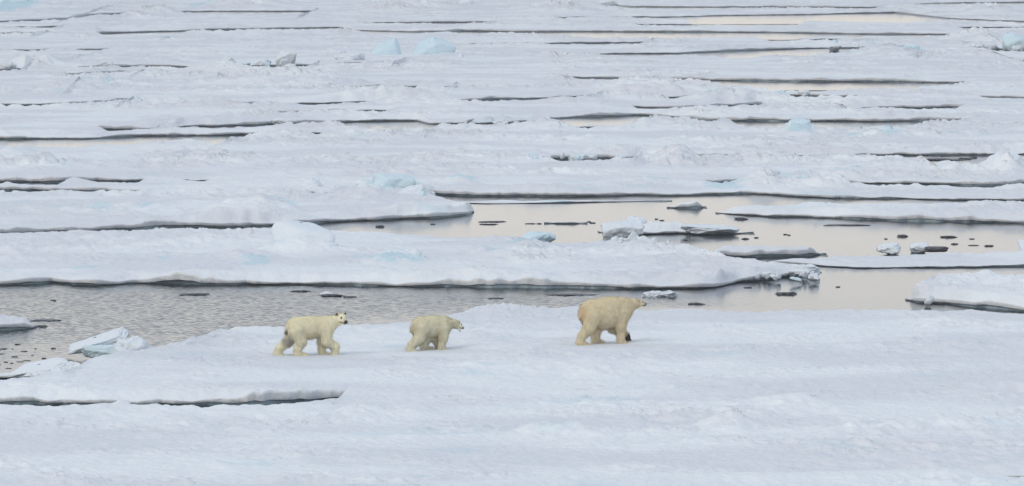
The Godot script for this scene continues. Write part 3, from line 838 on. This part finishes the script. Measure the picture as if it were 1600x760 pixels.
func brash() -> void:
	var G := [
		["brash in the near lead", [[305, 461, 32, 4, "flat dark brash piece in rippled water left of the leftmost bear"], [468, 456, 24, 3, "dark brash piece by the floe edge above the leftmost bear's back"], [517, 463, 26, 5, "dark brash piece just above the leftmost bear's head"], [546, 465, 16, 3, "short dark brash piece right of the leftmost bear's head"], [775, 467, 18, 2, "thin dark brash piece between the middle and largest bears"], [895, 461, 58, 2, "longest thin brash sliver, behind the largest bear's rump"], [82, 470, 8, 2, "tiny brash speck far left in the rippled water"]]],
		["brash right of the mother", [[1090, 476, 20, 4, "dark oblong brash piece nearest the shore right of the largest bear"], [1231, 460, 26, 5, "knobbly dark brash piece in cream water far right of largest bear"], [1168, 450, 10, 2, "small brash piece under the broad floe's ragged right edge"], [1310, 449, 6, 2, "tiny speck in cream water right of the knobbly brash piece"], [1218, 462, 6, 2, "tiny speck touching the knobbly brash piece's left side"]]],
		["brash in the pool", [[593, 355, 10, 4, "dark nugget in the narrow lead under the pointed floe"], [765, 351, 22, 2, "dark sliver right of the pointed floe's tip, lower of two"], [770, 347, 30, 2, "dark sliver right of the pointed floe's tip, upper of two"], [1160, 343, 16, 4, "dark lump under the left tip of the long narrow floe"], [1320, 352, 52, 2, "longest dark sliver in the pool below the long narrow floe"], [1412, 370, 12, 5, "upright dark lump in the right half of the pool"], [1482, 371, 20, 4, "largest dark lump in the right half of the pool"], [1546, 385, 10, 3, "dark piece near the right edge above the low grey floe"]]],
		["brash in the far right pool", [[1470, 250, 55, 4, "longest dark piece in the small far pool at right"], [1508, 249, 18, 4, "dark piece right of the longest in the small far pool"], [1478, 244, 12, 3, "dark piece above the longest in the small far pool"], [1522, 247, 8, 3, "small round piece at right in the small far pool"], [1565, 248, 14, 4, "dark piece behind the white mound by the far pool"], [1315, 248, 6, 3, "tiny dark speck on snow left of the far pool, leftmost"], [1368, 247, 6, 3, "tiny dark speck on snow nearest the far pool's left end"]]],
		["specks in the pool", [[830, 350, 14, 2], [842, 350, 6, 2], [676, 351, 6, 2], [920, 347, 5, 2], [926, 349, 8, 2], [1165, 374, 10, 3], [1182, 372, 6, 2], [1520, 374, 6, 2], [1522, 384, 12, 2], [1492, 382, 8, 3], [1385, 374, 4, 2], [1228, 367, 5, 2], [1233, 368, 4, 2], [1072, 376, 6, 2], [1034, 345, 6, 2], [1026, 343, 4, 2]]],
	]
	for g in G:
		for p in g[1]:
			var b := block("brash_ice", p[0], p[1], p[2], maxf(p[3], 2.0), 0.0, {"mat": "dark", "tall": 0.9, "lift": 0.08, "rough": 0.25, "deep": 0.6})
			tag(b, p[4] if p.size() > 4 else "tiny dark brash speck floating in the cream pool", "brash ice", g[0])
	for p in [[1017, 463, 24, 6], [1042, 463, 26, 7], [510, 461, 18, 4]]:
		var b := block("brash_ice", p[0], p[1], p[2], p[3], 0.0, {"tall": 1.5, "lift": 0.25, "rough": 0.25})
		tag(b, ("white brash chunk at the broad floe's edge above largest bear's head, left of two" if p[0] < 1030 else "white brash chunk at the broad floe's edge above largest bear's head, right of two") if p[0] > 600 else "whitish brash chunk behind the leftmost bear", "brash ice", "white brash")
	rng.seed = 77
	for k in 30:
		var px := rng.randf_range(-60, 90)
		var py := rng.randf_range(530, 582)
		if px > 95.0 - (py - 530.0) * 0.2: continue
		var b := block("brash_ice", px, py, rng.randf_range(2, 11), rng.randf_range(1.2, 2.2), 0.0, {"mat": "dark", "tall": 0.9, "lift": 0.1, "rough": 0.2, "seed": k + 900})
		tag(b, "small brash fragment scattered off the left shore beside the tilted slab", "brash ice", "brash off the left shore")
	for p in [[75, 501, 36, 2], [65, 511, 13, 4], [52, 578, 34, 4]]:
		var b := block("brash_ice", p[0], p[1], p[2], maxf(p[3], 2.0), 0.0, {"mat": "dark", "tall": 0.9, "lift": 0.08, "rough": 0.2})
		tag(b, ["long dark sliver beside the small left floe", "short dark piece below the sliver by the small left floe", "dark flat piece above the leaning grey slab"][0 if p[0] == 75 else (1 if p[0] == 65 else 2)], "brash ice")

func ground_at(px: float, py: float) -> float:
	var h := 0.36
	for k in 3:
		var p := spot(px, py, h)
		h = FB + relief(p.x, p.z, 0.5)
	return h

func bears() -> void:
	# the mother
	var b: Array = []
	chain(b, [[-0.32, 0.93, 0, 0.35], [0.08, 0.89, 0, 0.43], [0.32, 0.92, 0, 0.41], [0.62, 0.99, 0, 0.33]], 0.8)
	chain(b, [[0.60, 1.02, 0, 0.28], [0.98, 1.12, 0, 0.155]], 0.9)
	chain(b, [[-0.35, 0.80, 0.15, 0.28], [-0.47, 0.52, 0.19, 0.175], [-0.71, 0.28, 0.2, 0.105], [-0.75, 0.10, 0.2, 0.105], [-0.64, 0.06, 0.2, 0.075]])
	toes(b, -0.58, 0.055, 0.2, 0.075)
	chain(b, [[-0.30, 0.80, -0.15, 0.27], [-0.05, 0.50, -0.19, 0.17], [-0.09, 0.26, -0.2, 0.115], [-0.09, 0.10, -0.2, 0.10], [0.06, 0.06, -0.2, 0.07]])
	toes(b, 0.12, 0.055, -0.2, 0.07)
	chain(b, [[0.55, 0.86, 0.15, 0.25], [0.50, 0.52, 0.2, 0.145], [0.50, 0.22, 0.2, 0.102], [0.50, 0.09, 0.2, 0.10], [0.57, 0.06, 0.2, 0.075]])
	toes(b, 0.62, 0.055, 0.2, 0.07)
	chain(b, [[0.55, 0.86, -0.15, 0.24], [0.44, 0.48, -0.2, 0.145], [0.72, 0.30, -0.2, 0.10], [0.86, 0.25, -0.2, 0.085], [0.92, 0.13, -0.2, 0.08]])
	toes(b, 0.93, 0.08, -0.2, 0.06)
	chain(b, [[-0.62, 0.92, 0, 0.06], [-0.68, 0.80, 0, 0.04]])
	bear(b, {"at": Vector3(1.13, 1.145, 0), "yaw": 4, "pitch": -4, "size": 1.02, "dark": 0.75}, Vector3(-0.98, -0.06, -0.5), Vector3(1.34, 1.46, 0.5),
		func(p, n):
			var c := fur_tint(p, Color(0.84, 0.72, 0.49))
			c = c.lerp(Color(0.78, 0.56, 0.32), 0.7 * near_to(p, Vector3(-0.66, 0.88, 0.05), 0.30))
			c = c.lerp(Color(0.70, 0.54, 0.32), 0.5 * near_to(p, Vector3(0.62, 0.55, 0.22), 0.30))
			c = c.lerp(Color(0.06, 0.045, 0.035), near_to(p, Vector3(0.90, 0.16, -0.14), 0.19))
			if p.y < 0.035: c = c.lerp(Color(0.12, 0.10, 0.08), 0.5)
			return c,
		940, 540, 25, ground_at(940, 540), "largest bear, yellowish coat, walking right in the lead with forepaw lifted", 3)
	# the cub that follows with open mouth
	b = []
	chain(b, [[-0.42, 0.68, 0, 0.28], [-0.10, 0.685, 0, 0.275], [0.20, 0.70, 0, 0.25]], 0.78)
	chain(b, [[0.22, 0.73, 0, 0.20], [0.54, 0.745, 0, 0.125]], 0.9)
	chain(b, [[-0.45, 0.60, 0.11, 0.23], [-0.54, 0.38, 0.14, 0.15], [-0.76, 0.21, 0.14, 0.095], [-0.82, 0.08, 0.14, 0.085], [-0.75, 0.05, 0.14, 0.06]])
	toes(b, -0.71, 0.045, 0.14, 0.06)
	chain(b, [[-0.40, 0.60, -0.11, 0.22], [-0.20, 0.37, -0.14, 0.14], [-0.28, 0.20, -0.14, 0.095], [-0.28, 0.08, -0.14, 0.085], [-0.12, 0.05, -0.14, 0.055]])
	toes(b, -0.06, 0.05, -0.14, 0.055)
	chain(b, [[0.20, 0.62, 0.11, 0.19], [0.17, 0.37, 0.14, 0.125], [0.13, 0.17, 0.14, 0.085], [0.12, 0.075, 0.14, 0.085], [0.17, 0.05, 0.14, 0.06]])
	toes(b, 0.22, 0.045, 0.14, 0.055)
	chain(b, [[0.18, 0.62, -0.11, 0.18], [0.06, 0.36, -0.14, 0.105], [0.15, 0.17, -0.14, 0.085], [0.19, 0.07, -0.14, 0.08], [0.25, 0.05, -0.14, 0.055]])
	toes(b, 0.29, 0.045, -0.14, 0.05)
	chain(b, [[-0.66, 0.68, 0, 0.05], [-0.72, 0.58, 0, 0.03]])
	bear(b, {"at": Vector3(0.66, 0.715, 0), "yaw": 8, "pitch": -24, "size": 0.92, "dark": 0.9, "jaw": 26.0}, Vector3(-1.0, -0.06, -0.44), Vector3(0.78, 1.08, 0.44),
		func(p, n):
			var c := fur_tint(p, Color(0.88, 0.82, 0.61))
			c = c.lerp(Color(0.64, 0.54, 0.34), 0.6 * near_to(p, Vector3(-0.70, 0.62, 0.05), 0.18))
			c = c.lerp(Color(0.66, 0.57, 0.36), 0.6 * near_to(p, Vector3(0.05, 0.42, 0.16), 0.22))
			c = c.lerp(Color(0.76, 0.68, 0.46), 0.5 * near_to(p, Vector3(0.50, 0.72, 0.1), 0.22))
			if p.y < 0.035: c = c.lerp(Color(0.14, 0.12, 0.10), 0.5)
			return c,
		680, 549, 25, ground_at(680, 549), "smallest bear, head lowered and mouth open, walking between the other two", 4)
	# the cub that looks at the camera
	b = []
	chain(b, [[-0.37, 0.80, 0, 0.295], [0.0, 0.80, 0, 0.29], [0.36, 0.83, 0, 0.26]], 0.78)
	chain(b, [[0.38, 0.76, 0, 0.23], [0.46, 0.88, 0, 0.21], [0.76, 0.985, 0, 0.15]], 0.9)
	chain(b, [[-0.38, 0.70, 0.12, 0.24], [-0.28, 0.43, 0.15, 0.145], [-0.38, 0.23, 0.16, 0.095], [-0.38, 0.09, 0.16, 0.095], [-0.22, 0.055, 0.16, 0.06]])
	toes(b, -0.14, 0.05, 0.16, 0.06)
	chain(b, [[-0.42, 0.70, -0.12, 0.22], [-0.58, 0.43, -0.15, 0.14], [-0.83, 0.22, -0.15, 0.095], [-0.89, 0.08, -0.15, 0.085], [-0.80, 0.05, -0.15, 0.06]])
	toes(b, -0.75, 0.045, -0.15, 0.055)
	chain(b, [[0.42, 0.74, 0.12, 0.20], [0.41, 0.43, 0.16, 0.135], [0.67, 0.28, 0.16, 0.095], [0.65, 0.13, 0.16, 0.08], [0.63, 0.08, 0.16, 0.065]])
	toes(b, 0.65, 0.055, 0.16, 0.055)
	chain(b, [[0.42, 0.72, -0.12, 0.19], [0.34, 0.41, -0.15, 0.125], [0.34, 0.19, -0.15, 0.09], [0.35, 0.08, -0.15, 0.085], [0.46, 0.05, -0.15, 0.06]])
	toes(b, 0.51, 0.045, -0.15, 0.055)
	chain(b, [[-0.62, 0.78, 0, 0.05], [-0.68, 0.68, 0, 0.03]])
	bear(b, {"at": Vector3(0.84, 1.035, 0.04), "yaw": -72, "pitch": -10, "size": 1.24, "ear": 0.105, "dark": 0.45}, Vector3(-1.06, -0.06, -0.46), Vector3(1.0, 1.24, 0.46),
		func(p, n):
			var c := fur_tint(p, Color(0.90, 0.83, 0.60))
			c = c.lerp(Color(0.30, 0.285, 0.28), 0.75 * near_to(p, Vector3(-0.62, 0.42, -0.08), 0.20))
			c = c.lerp(Color(0.80, 0.66, 0.40), 0.5 * near_to(p, Vector3(0.05, 0.54, 0.2), 0.26))
			c = c.lerp(Color(0.72, 0.58, 0.35), 0.5 * near_to(p, Vector3(0.66, 0.90, 0.14), 0.16))
			c = c.lerp(Color(0.07, 0.05, 0.035), near_to(p, Vector3(-0.66, 0.66, 0.02), 0.10))
			if p.y < 0.035: c = c.lerp(Color(0.14, 0.12, 0.10), 0.5)
			return c,
		485, 558, 12, ground_at(485, 558), "leftmost bear, cream coat, turning its face to the camera", 5)
